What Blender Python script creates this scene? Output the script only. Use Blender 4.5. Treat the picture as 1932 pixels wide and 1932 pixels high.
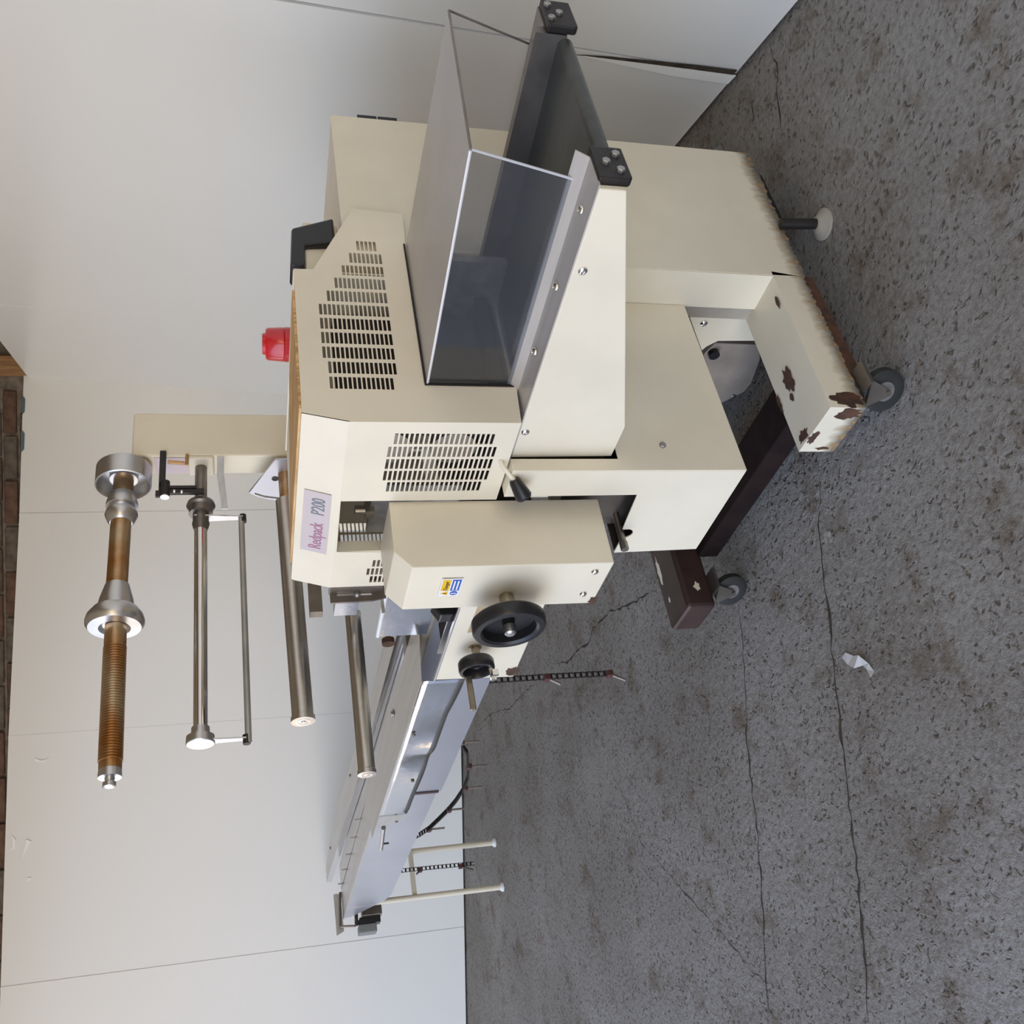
import bpy, bmesh, math, random
from mathutils import Vector, Matrix
from mathutils.geometry import tessellate_polygon
R_ = math.radians
random.seed(7)
for o in list(bpy.data.objects): bpy.data.objects.remove(o)
SC = bpy.context.scene
COL = SC.collection

# ---------------------------------------------------------------- camera
def cam_setup():
    yaw, pit, rol = R_(145.4955), R_(15.4079), R_(0.8783)
    F = Vector((math.cos(pit)*math.cos(yaw), math.cos(pit)*math.sin(yaw), -math.sin(pit)))
    R0 = Vector((math.sin(yaw), -math.cos(yaw), 0)); D0 = F.cross(R0)
    c, s = math.cos(rol), math.sin(rol)
    R = c*R0 + s*D0; D = -s*R0 + c*D0          # the phone was held turned a quarter turn
    cd = bpy.data.cameras.new('camera'); co = bpy.data.objects.new('camera', cd); COL.objects.link(co)
    m = Matrix.Identity(4)
    for i in range(3):
        m[i][0] = D[i]; m[i][1] = R[i]; m[i][2] = -F[i]
    m[2][3] = 1.5
    co.matrix_world = m
    cd.sensor_fit = 'HORIZONTAL'; cd.sensor_width = 36; cd.lens = 1855.97/1932*36
    cd.clip_start = .05; cd.clip_end = 200
    SC.camera = co
cam_setup()

# ---------------------------------------------------------------- daylight and an added warm fill
SC.view_settings.view_transform = 'Standard'; SC.view_settings.look = 'None'
SC.view_settings.gamma = 1; SC.view_settings.use_curve_mapping = False
SC.view_settings.exposure = 0.10
w = bpy.data.worlds.new('sky'); SC.world = w; w.use_nodes = True
nt = w.node_tree; nt.nodes.clear()
tc = nt.nodes.new('ShaderNodeTexCoord'); sp = nt.nodes.new('ShaderNodeSeparateXYZ')
rp = nt.nodes.new('ShaderNodeValToRGB'); mr = nt.nodes.new('ShaderNodeMapRange')
bg = nt.nodes.new('ShaderNodeBackground'); ow = nt.nodes.new('ShaderNodeOutputWorld')
mr.inputs[1].default_value = -1; mr.inputs[2].default_value = 1
nt.links.new(tc.outputs['Generated'], sp.inputs[0]); nt.links.new(sp.outputs[2], mr.inputs[0])
nt.links.new(mr.outputs[0], rp.inputs[0]); nt.links.new(rp.outputs[0], bg.inputs[0]); nt.links.new(bg.outputs[0], ow.inputs[0])
e = rp.color_ramp.elements
e[0].position = .46; e[0].color = (.62, .48, .33, 1)      # sunlit yard outside
e[1].position = .52; e[1].color = (.93, .94, 1.0, 1)      # bright haze at the horizon
x = e.new(.66); x.color = (.60, .74, 1, 1)
x = e.new(.9); x.color = (.35, .55, 1, 1)
bg.inputs[1].default_value = 3.4
def area(name, loc, size, sizey, power, color, aim, portal=False):
    l = bpy.data.lights.new(name, 'AREA'); l.shape = 'RECTANGLE'; l.size = size; l.size_y = sizey
    l.energy = power; l.color = color
    if portal: l.cycles.is_portal = True
    o = bpy.data.objects.new(name, l); COL.objects.link(o); o.location = loc
    o.rotation_euler = Vector(aim).to_track_quat('-Z', 'Y').to_euler()
    return o
area('door_opening_portal', (-1.95, -3.3, 2.05), 12.1, 4.1, 1, (1, 1, 1), (0, 1, 0), portal=True)
area('side_warm_fill', (4.2, -1.2, 2.2), 2.4, 2.0, 42, (1, .82, .46), (-1, .12, -.18))  # added warm fill, no known window there; tans the outfeed-side faces

# ---------------------------------------------------------------- materials
def mat(name, col, rough=.5, metal=0, var=0, vscale=4, col2=None, bump=0, bscale=40, spec=.5, stretch=None, coat=0):
    m = bpy.data.materials.new(name); m.use_nodes = True
    n = m.node_tree; b = n.nodes['Principled BSDF']
    b.inputs['Base Color'].default_value = (*col, 1); b.inputs['Roughness'].default_value = rough
    b.inputs['Metallic'].default_value = metal; b.inputs['Specular IOR Level'].default_value = spec
    if coat: b.inputs['Coat Weight'].default_value = coat; b.inputs['Coat Roughness'].default_value = .1
    t = n.nodes.new('ShaderNodeTexCoord'); mp = n.nodes.new('ShaderNodeMapping')
    n.links.new(t.outputs['Object'], mp.inputs[0])
    if stretch: mp.inputs['Scale'].default_value = stretch
    if var or col2:
        nz = n.nodes.new('ShaderNodeTexNoise'); nz.inputs['Scale'].default_value = vscale; nz.inputs['Detail'].default_value = 6
        n.links.new(mp.outputs[0], nz.inputs[0])
        cr = n.nodes.new('ShaderNodeValToRGB'); n.links.new(nz.outputs[0], cr.inputs[0]); n.links.new(cr.outputs[0], b.inputs['Base Color'])
        c2 = col2 or tuple(c*(1-var) for c in col)
        cr.color_ramp.elements[0].position = .35; cr.color_ramp.elements[0].color = (*c2, 1)
        cr.color_ramp.elements[1].position = .62; cr.color_ramp.elements[1].color = (*col, 1)
    if bump:
        nb = n.nodes.new('ShaderNodeTexNoise'); nb.inputs['Scale'].default_value = bscale; nb.inputs['Detail'].default_value = 4
        n.links.new(mp.outputs[0], nb.inputs[0])
        bp = n.nodes.new('ShaderNodeBump'); bp.inputs['Strength'].default_value = bump; bp.inputs['Distance'].default_value = .003
        n.links.new(nb.outputs[0], bp.inputs['Height']); n.links.new(bp.outputs[0], b.inputs['Normal'])
    return m
PAINT = mat('cream_paint', (.84, .765, .60), .38, var=.07, vscale=5, bump=.05, bscale=150)
PAINTD = mat('dirty_shaded_cream_paint', (.44, .40, .33), .5, var=.3, vscale=7, bump=.1, bscale=60)  # darker cream: dirt, and the corner channel's shade put into the colour
WHITEP = mat('white_cladding', (.81, .80, .755), .24, var=.02, vscale=.8, bump=.25, bscale=1.1)
STEEL = mat('brushed_steel', (.60, .585, .56), .33, .8, var=.12, vscale=22, stretch=(.08, 1, 6), bump=.02, bscale=6)
STEELB = mat('polished_sheet_steel', (.74, .75, .78), .13, 1, var=.06, vscale=3, bump=.8, bscale=5)
STEELD = mat('dull_dark_steel', (.27, .24, .21), .38, .85, var=.3, vscale=12, bump=.1)
ALU = mat('machined_aluminium', (.66, .655, .65), .33, 1, var=.06, vscale=40, stretch=(1, .3, 1))
CHROME = mat('chrome', (.75, .73, .70), .08, 1)
ROLLER = mat('roller_steel', (.60, .575, .53), .30, 1, var=.05, vscale=60, stretch=(.02, 1, .02))
BLACK = mat('black_plastic', (.018, .018, .02), .33, var=.2)
BLACKM = mat('black_oxide_steel', (.035, .03, .028), .45, .4, var=.3, vscale=20)
BROWN = mat('brown_red_oxide_paint', (.055, .028, .024), .45, var=.35, vscale=9, bump=.15)
BEAMM = mat('grimy_shaded_brown_paint', (.022, .012, .011), .85, var=.4, vscale=12, spec=.15)  # grime plus the shade low under the machine, both in the colour
RAILM = mat('worn_rail_steel', (.56, .52, .48), .36, .25, var=.15, vscale=8, stretch=(.2, 3, 3))
RUST = mat('rust', (.055, .028, .018), .8, col2=(.11, .045, .02), vscale=40, bump=.4, bscale=120)
BRASS = mat('dull_brass_steel', (.42, .36, .27), .35, .85, var=.3, vscale=30)
RUSTS = mat('rust_bronze', (.56, .43, .27), .33, .85, col2=(.42, .19, .05), vscale=11)
RUBBER = mat('grey_black_rubber', (.028, .028, .026), .7, var=.3, vscale=8, bump=.1)
BELT = mat('dark_green_grey_belt', (.062, .064, .056), .36, col2=(.04, .043, .038), vscale=3, stretch=(.6, 9, 1), bump=.05, bscale=200)
GAL = mat('worn_zinc', (.42, .41, .39), .42, .8, var=.3, vscale=25)
RED = mat('red_lens', (.62, .012, .02), .25, coat=.5)
BOARD = mat('wood_grain_board', (.85, .56, .27), .6, col2=(.48, .25, .08), vscale=9, stretch=(1, 14, 1), bump=.3)
DARK = mat('shade_dark_interior', (.04, .03, .022), .7, var=.3)  # near-black colour stands in for the shade inside the machine
GREYP = mat('grey_plastic', (.24, .25, .24), .5, var=.1)
LAV = mat('lavender_grey_sheet', (.55, .57, .63), .34, .75, var=.06, vscale=4, bump=.1, bscale=8)
LABEL1 = mat('pink_grey_label', (.58, .50, .50), .4)
LABEL2 = mat('tan_label', (.50, .37, .22), .4)
INKR = mat('red_ink', (.42, .06, .09), .5)
INKP = mat('pink_ink', (.42, .16, .28), .5)
INKG = mat('grey_green_ink', (.17, .21, .24), .5)
YEL = mat('safety_yellow', (.85, .50, .01), .4)
BLU = mat('safety_blue', (.01, .09, .42), .4)
WHT = mat('sticker_white', (.85, .85, .85), .4)
TIMBER = mat('raw_timber', (.42, .24, .10), .7, col2=(.28, .15, .06), vscale=6, stretch=(8, 8, 1), bump=.3)
BRICKS = [mat('brick_clay_%s' % n, c, .9, col2=tuple(k*.5 for k in c), vscale=16, bump=.8, bscale=60)
          for n, c in (('red', (.15, .085, .055)), ('brown', (.13, .085, .06)), ('grey', (.15, .12, .09)))]
MORTAR = mat('mortar', (.24, .20, .16), .95, var=.4, vscale=20, bump=.6)
BLUETAPE = mat('blue_film', (.06, .14, .18), .5)
LAMPGLASS = mat('film_scrap', (.6, .6, .6), .2)

def acrylic(name, tint, alpha, rough=.06, diff=.5):
    m = bpy.data.materials.new(name); m.use_nodes = True; n = m.node_tree; n.nodes.clear()
    out = n.nodes.new('ShaderNodeOutputMaterial'); tr = n.nodes.new('ShaderNodeBsdfTransparent'); gl = n.nodes.new('ShaderNodeBsdfGlossy')
    df = n.nodes.new('ShaderNodeBsdfDiffuse'); m1 = n.nodes.new('ShaderNodeMixShader'); m2 = n.nodes.new('ShaderNodeMixShader')
    fr = n.nodes.new('ShaderNodeFresnel'); fr.inputs[0].default_value = 1.30
    tr.inputs[0].default_value = (*tint, 1); df.inputs[0].default_value = (*tint, 1); gl.inputs['Roughness'].default_value = rough
    nz = n.nodes.new('ShaderNodeTexNoise'); nz.inputs['Scale'].default_value = 6
    tcn = n.nodes.new('ShaderNodeTexCoord'); n.links.new(tcn.outputs['Object'], nz.inputs[0])
    mrr = n.nodes.new('ShaderNodeMapRange'); mrr.inputs[3].default_value = alpha*.9; mrr.inputs[4].default_value = alpha*1.1
    n.links.new(nz.outputs[0], mrr.inputs[0]); n.links.new(mrr.outputs[0], m1.inputs[0])
    n.links.new(tr.outputs[0], m1.inputs[1]); n.links.new(df.outputs[0], m1.inputs[2])
    n.links.new(fr.outputs[0], m2.inputs[0]); n.links.new(m1.outputs[0], m2.inputs[1]); n.links.new(gl.outputs[0], m2.inputs[2])
    n.links.new(m2.outputs[0], out.inputs[0]); return m
ACR = acrylic('clear_acrylic', (.74, .745, .76), .03)
ACR2 = acrylic('clear_acrylic_rear', (.95, .94, .93), .05)
ACRT = acrylic('frosted_acrylic_top', (.74, .69, .66), .62, .25)
ACRE = mat('acrylic_edge', (.55, .56, .58), .2)

def concrete():
    m = bpy.data.materials.new('worn_concrete'); m.use_nodes = True; n = m.node_tree; b = n.nodes['Principled BSDF']
    t = n.nodes.new('ShaderNodeTexCoord'); L = n.links.new
    def noise(s, d=6, r=.5):
        k = n.nodes.new('ShaderNodeTexNoise'); k.inputs['Scale'].default_value = s; k.inputs['Detail'].default_value = d
        k.inputs['Roughness'].default_value = r; L(t.outputs['Object'], k.inputs[0]); return k
    def ramp(src, p0, c0, p1, c1):
        k = n.nodes.new('ShaderNodeValToRGB'); L(src, k.inputs[0]); a, q = k.color_ramp.elements
        a.position = p0; a.color = (*c0, 1); q.position = p1; q.color = (*c1, 1); return k
    def mul(a, c):
        k = n.nodes.new('ShaderNodeMix'); k.data_type = 'RGBA'; k.blend_type = 'MULTIPLY'; k.inputs[0].default_value = 1
        L(a, k.inputs[6]); L(c, k.inputs[7]); return k.outputs[2]
    base = ramp(noise(1.3, 6, .6).outputs[0], .33, (.215, .196, .172), .66, (.315, .302, .285))
    blot = ramp(noise(5.5, 6, .72).outputs[0], .33, (.58, .49, .40), .47, (1, 1, 1))
    vor = n.nodes.new('ShaderNodeTexVoronoi'); vor.inputs['Scale'].default_value = 52
    nd = noise(30, 3); mx = n.nodes.new('ShaderNodeMix'); mx.data_type = 'VECTOR'; mx.inputs[0].default_value = .06
    L(t.outputs['Object'], mx.inputs[4]); L(nd.outputs['Color'], mx.inputs[5]); L(mx.outputs[1], vor.inputs[0])
    pit = ramp(vor.outputs['Distance'], .12, (.50, .45, .40), .42, (1, 1, 1))
    sc_ = n.nodes.new('ShaderNodeSeparateColor'); L(vor.outputs['Color'], sc_.inputs[0])
    adm = n.nodes.new('ShaderNodeMath'); adm.operation = 'ADD'; L(sc_.outputs[0], adm.inputs[0]); L(noise(2.2, 3).outputs[0], adm.inputs[1])
    msk = ramp(adm.outputs[0], .98, (1, 1, 1), 1.12, (0, 0, 0))
    pm = n.nodes.new('ShaderNodeMix'); pm.data_type = 'RGBA'; L(msk.outputs[0], pm.inputs[0]); L(pit.outputs[0], pm.inputs[6]); pm.inputs[7].default_value = (1, 1, 1, 1)
    fine = ramp(noise(60, 4, .6).outputs[0], .34, (.74, .72, .70), .56, (1.05, 1.05, 1.04))
    c = mul(mul(mul(base.outputs[0], blot.outputs[0]), pm.outputs[2]), fine.outputs[0])
    L(c, b.inputs['Base Color']); b.inputs['Roughness'].default_value = .62; b.inputs['Specular IOR Level'].default_value = .35
    nb = noise(38, 5, .68); ad = n.nodes.new('ShaderNodeMath'); ad.operation = 'MULTIPLY_ADD'; ad.inputs[1].default_value = 1.0
    L(pm.outputs[2], ad.inputs[0]); L(nb.outputs[0], ad.inputs[2])
    bp = n.nodes.new('ShaderNodeBump'); bp.inputs['Strength'].default_value = .9; bp.inputs['Distance'].default_value = .010
    L(ad.outputs[0], bp.inputs['Height']); L(bp.outputs[0], b.inputs['Normal']); return m
CONC = concrete()
CRACK = mat('crack_dirt', (.060, .045, .030), .95, var=.5, vscale=30)

def stained_paint():   # paint that is rusty and dirty along the bottom of the cabinet
    m = PAINT.copy(); m.name = 'cream_paint_stained_foot'; n = m.node_tree; b = n.nodes['Principled BSDF']; L = n.links.new
    src = b.inputs['Base Color'].links[0].from_socket
    t = n.nodes.new('ShaderNodeTexCoord'); s = n.nodes.new('ShaderNodeSeparateXYZ'); L(t.outputs['Object'], s.inputs[0])
    nz = n.nodes.new('ShaderNodeTexNoise'); nz.inputs['Scale'].default_value = 55; nz.inputs['Detail'].default_value = 5
    mp = n.nodes.new('ShaderNodeMapping'); mp.inputs['Scale'].default_value = (1, 1, .45); L(t.outputs['Object'], mp.inputs[0]); L(mp.outputs[0], nz.inputs[0])
    a = n.nodes.new('ShaderNodeMath'); a.operation = 'MULTIPLY_ADD'; a.inputs[1].default_value = -.055; L(nz.outputs[0], a.inputs[0]); L(s.outputs[2], a.inputs[2])
    r = n.nodes.new('ShaderNodeMapRange'); r.inputs[1].default_value = .122; r.inputs[2].default_value = .088; L(a.outputs[0], r.inputs[0])
    cr = n.nodes.new('ShaderNodeValToRGB'); L(nz.outputs[0], cr.inputs[0])
    cr.color_ramp.elements[0].position = .42; cr.color_ramp.elements[0].color = (.12, .12, .11, 1)
    cr.color_ramp.elements[1].position = .60; cr.color_ramp.elements[1].color = (.34, .23, .12, 1)
    k = n.nodes.new('ShaderNodeMix'); k.data_type = 'RGBA'; L(r.outputs[0], k.inputs[0]); L(src, k.inputs[6]); L(cr.outputs[0], k.inputs[7])
    L(k.outputs[2], b.inputs['Base Color']); return m
PAINTS = stained_paint()

# ---------------------------------------------------------------- mesh helpers
def B(): return bmesh.new()
def box(b, x0, x1, y0, y1, z0, z1):
    vs = [b.verts.new((x, y, z)) for x in (x0, x1) for y in (y0, y1) for z in (z0, z1)]
    for f in ((0,1,3,2), (4,6,7,5), (0,4,5,1), (2,3,7,6), (0,2,6,4), (1,5,7,3)): b.faces.new([vs[i] for i in f])
    return vs
def frame(d):
    d = Vector(d).normalized(); a = Vector((0, 0, 1)) if abs(d.z) < .9 else Vector((1, 0, 0))
    u = d.cross(a).normalized(); return d, u, d.cross(u)
def lathe(b, p, d, prof, seg=32, caps=True):
    d, u, v = frame(d); p = Vector(p); rings = []
    for t, r in prof:
        rings.append([b.verts.new(p + d*t + (u*math.cos(2*math.pi*i/seg) + v*math.sin(2*math.pi*i/seg))*max(r, 1e-5)) for i in range(seg)])
    for a, c in zip(rings, rings[1:]):
        for i in range(seg): b.faces.new((a[i], a[(i+1) % seg], c[(i+1) % seg], c[i]))
    if caps:
        b.faces.new(rings[0][::-1]); b.faces.new(rings[-1])
def cyl(b, p0, p1, r0, r1=None, seg=20):
    p0, p1 = Vector(p0), Vector(p1); lathe(b, p0, p1-p0, [(0, r0), ((p1-p0).length, r0 if r1 is None else r1)], seg)
def tube(b, pts, r, seg=10):
    pts = [Vector(p) for p in pts]
    d0, u, v = frame(pts[1]-pts[0]); rings = []
    for i, p in enumerate(pts):
        d = (pts[min(i+1, len(pts)-1)] - pts[max(i-1, 0)]).normalized()
        u = (u - d*u.dot(d)).normalized(); v = d.cross(u); rr = r[i] if isinstance(r, (list, tuple)) else r
        rings.append([b.verts.new(p + (u*math.cos(2*math.pi*k/seg) + v*math.sin(2*math.pi*k/seg))*rr) for k in range(seg)])
    for a, c in zip(rings, rings[1:]):
        for k in range(seg): b.faces.new((a[k], a[(k+1) % seg], c[(k+1) % seg], c[k]))
    b.faces.new(rings[0][::-1]); b.faces.new(rings[-1])
def plate(b, axis, a0, a1, outer, holes=()):
    """polygon (2-D, the two remaining axes in xyz order) extruded along axis from a0 to a1, with holes"""
    def P(q, a):
        l = list(q); l.insert('xyz'.index(axis), a); return Vector(l)
    loops = [list(outer)] + [list(h) for h in holes]
    tris = tessellate_polygon([[Vector((*q, 0)) for q in l] for l in loops])
    flat = [q for l in loops for q in l]
    va = [b.verts.new(P(q, a0)) for q in flat]; vb = [b.verts.new(P(q, a1)) for q in flat]
    for t in tris:
        try: b.faces.new([va[i] for i in t]); b.faces.new([vb[i] for i in reversed(t)])
        except ValueError: pass
    k = 0
    for l in loops:
        for i in range(len(l)):
            i0, i1 = k+i, k+(i+1) % len(l); b.faces.new((va[i0], va[i1], vb[i1], vb[i0]))
        k += len(l)
def rect(x0, x1, y0, y1): return [(x0, y0), (x1, y0), (x1, y1), (x0, y1)]
def prism(b, pts, off):
    """any planar 3-D polygon given thickness by the offset vector"""
    off = Vector(off); va = [b.verts.new(Vector(p)) for p in pts]; vb = [b.verts.new(Vector(p)+off) for p in pts]
    b.faces.new(va); b.faces.new(vb[::-1])
    for i in range(len(pts)): b.faces.new((va[i], vb[i], vb[(i+1) % len(pts)], va[(i+1) % len(pts)]))
def obj(name, b, m, parent=None, smooth=False, bevel=0, label=None, kind=None):
    bmesh.ops.recalc_face_normals(b, faces=b.faces)
    me = bpy.data.meshes.new(name); b.to_mesh(me); b.free(); me.materials.append(m)
    o = bpy.data.objects.new(name, me); COL.objects.link(o)
    if smooth:
        for p in me.polygons: p.use_smooth = True
        me.set_sharp_from_angle(angle=R_(35))
    if bevel:
        md = o.modifiers.new('bevel', 'BEVEL'); md.width = bevel; md.segments = 2; md.limit_method = 'ANGLE'; md.angle_limit = R_(40)
    if parent:
        o.parent = parent
        if parent.type == 'EMPTY': o.location = -Vector(parent.location)
    if label: o['label'] = label
    if kind: o['kind'] = kind
    return o
def thing(name, label, cat, loc=(0, 0, 0), group=None):
    o = bpy.data.objects.new(name, None); COL.objects.link(o); o.location = loc; o.empty_display_size = .1
    o['label'] = label; o['category'] = cat
    if group: o['group'] = group
    return o
def struct(name, b, m, **k): return obj(name, b, m, kind='structure', **k)
def text(name, s, m, size, loc, xdir, up, parent, shear=0, sx=1, label=None):
    c = bpy.data.curves.new(name, 'FONT'); c.body = s; c.size = size; c.extrude = .0003; c.shear = shear; c.resolution_u = 4
    t = bpy.data.objects.new(name, c); COL.objects.link(t)
    bpy.context.view_layer.update()
    me = bpy.data.meshes.new_from_object(t.evaluated_get(bpy.context.evaluated_depsgraph_get()))
    bpy.data.objects.remove(t)
    xd = Vector(xdir).normalized(); u = Vector(up).normalized(); n = xd.cross(u)
    for v in me.vertices: v.co = Vector(loc) + xd*v.co.x*sx + u*v.co.y + n*v.co.z
    me.materials.clear(); me.materials.append(m)
    o = bpy.data.objects.new(name, me); COL.objects.link(o); o.parent = parent
    if label: o['label'] = label
    return o
def bolt_hex(b, p, d, r=.007, h=.006):
    lathe(b, p, d, [(0, r), (h*.8, r), (h, r*.8)], 6)
def bolt_round(b, p, d, r=.008, h=.005):
    lathe(b, p, d, [(0, r), (h*.4, r*.95), (h*.8, r*.7), (h, r*.45), (h*.6, r*.4)], 16)
def jag(a, c, n, amp):
    """points from a to c with a ragged offset in the second coordinate"""
    out = []
    for i in range(n+1):
        t = i/n; o = 0 if i in (0, n) else random.uniform(-amp, amp)
        out.append((a[0]+(c[0]-a[0])*t + (0 if i in (0, n) else random.uniform(-.3, .3)*(c[0]-a[0])/n), a[1]+(c[1]-a[1])*t + o))
    return out

# ================================================================= SETTING
FY0 = -3.4
b = B(); box(b, -10.5, 4.5, -9, 6.2, -.1, 0)
floor = struct('floor', b, CONC)
def ribbon(pts, wdt, seed):
    rnd = random.Random(seed); b = B(); prev = None; P = []
    for (a, c) in zip(pts, pts[1:]):
        n = max(2, int((Vector(c)-Vector(a)).length/.03))
        for i in range(n): P.append(Vector(a).lerp(Vector(c), i/n))
    P.append(Vector(pts[-1])); N = len(P)
    for i, p in enumerate(P):
        d = (P[min(i+1, N-1)]-P[max(i-1, 0)]).normalized(); nn = Vector((-d.y, d.x)); j = rnd.uniform(-1, 1)*.006
        ww = wdt*rnd.choice((.3, .45, .6, .8, 1.3))*.5*min(1, i/4+.2, (N-1-i)/4+.2)
        a = b.verts.new((p.x+nn.x*(j+ww), p.y+nn.y*(j+ww), .0006)); c = b.verts.new((p.x+nn.x*(j-ww), p.y+nn.y*(j-ww), .0006))
        if prev: b.faces.new((prev[0], a, c, prev[1]))
        prev = (a, c)
    return b
CR = [([(-1.929, 1.313), (-1.986, 1.222), (-2.036, 1.103), (-2.109, 0.952), (-2.167, 0.828), (-2.218, 0.718), (-2.261, 0.62), (-2.323, 0.477), (-2.407, 0.316), (-2.503, 0.146)], 0.01), ([(-2.471, 1.315), (-2.519, 1.21), (-2.602, 1.069), (-2.67, 0.959), (-2.736, 0.814), (-2.781, 0.698), (-2.87, 0.534), (-2.956, 0.386), (-3.044, 0.223)], 0.008), ([(-3.089, 0.389), (-3.027, 0.351), (-2.979, 0.322)], 0.008), ([(-3.054, 1.711), (-3.241, 1.771), (-3.468, 1.861), (-3.682, 1.9), (-3.787, 1.875), (-3.932, 1.923), (-4.11, 1.943), (-4.265, 2.011)], 0.01), ([(-4.663, 2.092), (-4.937, 2.156), (-5.193, 2.19), (-5.625, 2.345), (-6.087, 2.452)], 0.006), ([(-3.87, 1.325), (-3.774, 1.154), (-3.71, 0.962), (-3.456, 0.733), (-3.212, 0.517), (-3.032, 0.355)], 0.004), ([(-1.338, 2.564), (-1.349, 2.474), (-1.415, 2.369), (-1.456, 2.279)], 0.008), ([(-1.478, 2.557), (-1.515, 2.453)], 0.01), ([(-1.85, 1.422), (-1.89, 1.346), (-1.929, 1.313)], 0.006)]
for i, (pts, wd) in enumerate(CR):
    obj('crack', ribbon(pts, wd, i), CRACK, floor)

r7 = random.Random(4)
b = B(); pts = [(-1.935+.030*math.cos(t*.5)*r7.uniform(.5, 1.2), 1.232+.022*math.sin(t*.5)*r7.uniform(.5, 1.2)) for t in range(12)]
vs = [b.verts.new((x, y, .0008)) for x, y in pts]; b.faces.new(vs); obj('pale_patch', b, mat('chipped_pale_concrete', (.42, .40, .37), .9, col2=(.22, .20, .18), vscale=60), floor)
# left wall (cladding sheets) : runs through the far corner CB
CB = Vector((-5.242, 4.537, 0))
dL = Vector((math.cos(R_(56.1177)), math.sin(R_(56.1177)), 0)); nL = Vector((-dL.y, dL.x, 0))   # nL points away from the room
dR = Vector((math.cos(R_(-26.7424)), math.sin(R_(-26.7424)), 0)); nR = Vector((.45, .893, 0))
LEAN = .05
def PL(s, z, o=0): return CB + dL*s + nL*o + Vector((0, 0, z))
def PR(s, z, o=0): return CB + dR*s + nR*(o + LEAN*z) + Vector((0, 0, z))
def sheet(PF, s0, s1, z0, z0b, z1, z1b, t=.012, o=0):
    b = B(); f = [PF(s0, z0, o), PF(s1, z0b, o), PF(s1, z1b, o), PF(s0, z1, o)]; k = [PF(s0, z0, o+t), PF(s1, z0b, o+t), PF(s1, z1b, o+t), PF(s0, z1, o+t)]
    va = [b.verts.new(p) for p in f]; vb = [b.verts.new(p) for p in k]
    b.faces.new(va); b.faces.new(vb[::-1])
    for i in range(4): b.faces.new((va[i], vb[i], vb[(i+1) % 4], va[(i+1) % 4]))
    return b
wl = struct('wall_left', sheet(PL, -6.6, 2.6, 0, 0, 4.6, 4.6, .2, .045), MORTAR)
def topL(s): return 2.82 - .0565*min(s, 0) if s > -2.2 else 2.944 - .04*(s+2.2)
sl = [.30, -.75, -2.16, -3.735, -5.2, -6.6]
for i, (a, c) in enumerate(zip(sl, sl[1:])):
    obj('wall_panel', sheet(PL, a-.001, c+.001, .012, .012, topL(a), topL(c), .010, -.002*(i % 2)), WHITEP, wl)
    if 0 < i < 5:      # joint strip over the seam
        b = B(); q = [PL(a-.008, .015, -.0035), PL(a+.02, .015, -.0035), PL(a+.02, topL(a), -.0035), PL(a-.008, topL(a), -.0035)]
        prism(b, q, nL*.002); obj('joint_strip', b, WHITEP, wl, smooth=True)
# bricks above the cladding
proto = {}
row = 0; z = 2.78
while z < 3.2:
    s = -5.0 + (.145 if row % 2 else 0)
    while s < 1.3:
        ln = .272
        b = B(); o = .018 + random.uniform(-.006, .006); j = random.uniform(-.004, .004)
        key = random.randrange(3)
        if key not in proto:
            p = B(); box(p, 0, ln, 0, .03, 0, .078); bmesh.ops.bevel(p, geom=p.edges[:], offset=.006, segments=1, affect='EDGES')
            me = bpy.data.meshes.new('brick'); bmesh.ops.recalc_face_normals(p, faces=p.faces); p.to_mesh(me); p.free(); me.materials.append(BRICKS[key]); proto[key] = me
        b.free()
        if not (s < .285 and s+ln > .14):
            bo = bpy.data.objects.new('brick', proto[key]); COL.objects.link(bo); bo.parent = wl
            bo.location = PL(s, z+j, o); bo.rotation_euler = (random.uniform(-.02, .02), 0, R_(56.1177)+random.uniform(-.02, .02))
        s += .29
    z += .094; row += 1
b = B(); prism(b, [PL(.15, 2.7, -.02), PL(.275, 2.7, -.02), PL(.275, 3.6, -.02), PL(.15, 3.6, -.02)], nL*.06); obj('timber_post', b, TIMBER, wl, bevel=.004)
for s0, s1, zz, dz in ((.02, -.1, 2.826, .010), (-.2, -.34, 2.832, .012)):
    b = B(); prism(b, [PL(s0-.02, zz-.008, -.006), PL(s1+.02, zz-.004, -.006), PL(s1, zz+dz, -.006), PL(s0, zz+dz*.5, -.006)], nL*.001); obj('film_remnant', b, BLUETAPE, wl, label='torn blue protective film at the cladding edge')

FILM = mat('torn_film', (.92, .92, .88), .3)
for q in (((-2.802, 2.845), (-2.818, 2.814), (-2.87, 2.845), (-2.924, 2.868), (-2.86, 2.858)), ((-2.766, 2.93), (-2.80, 2.905), (-2.851, 2.910), (-2.864, 2.945), (-2.84, 2.925), (-2.80, 2.925)),
          ((-3.045, 2.84), (-3.05, 2.817), (-3.07, 2.835), (-3.066, 2.854)), ((-2.292, 2.792), (-2.315, 2.785), (-2.322, 2.746), (-2.30, 2.699), (-2.31, 2.75))):
    b = B(); prism(b, [PL(a, c, -.005) for a, c in q], nL*.001); obj('film_patch', b, FILM, wl, label='pale torn film patch high on the left wall')
wr = struct('wall_right', sheet(PR, -1.5, 12.0, 0, 0, 4.6, 4.6, .2, .70), MORTAR)  # backing added behind the sheets to stop sky light leaking over them
sr = [-.01, 1.41, 2.80, 4.20, 5.6, 7.0, 8.4, 9.8]
for i, (a, c) in enumerate(zip(sr, sr[1:])):
    obj('wall_panel', sheet(PR, a-.0005, c+.0005 if i != 2 else c-.012, .012, .012, 2.80, 2.80, .010, .0015*(i % 2)), WHITEP, wr)
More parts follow.
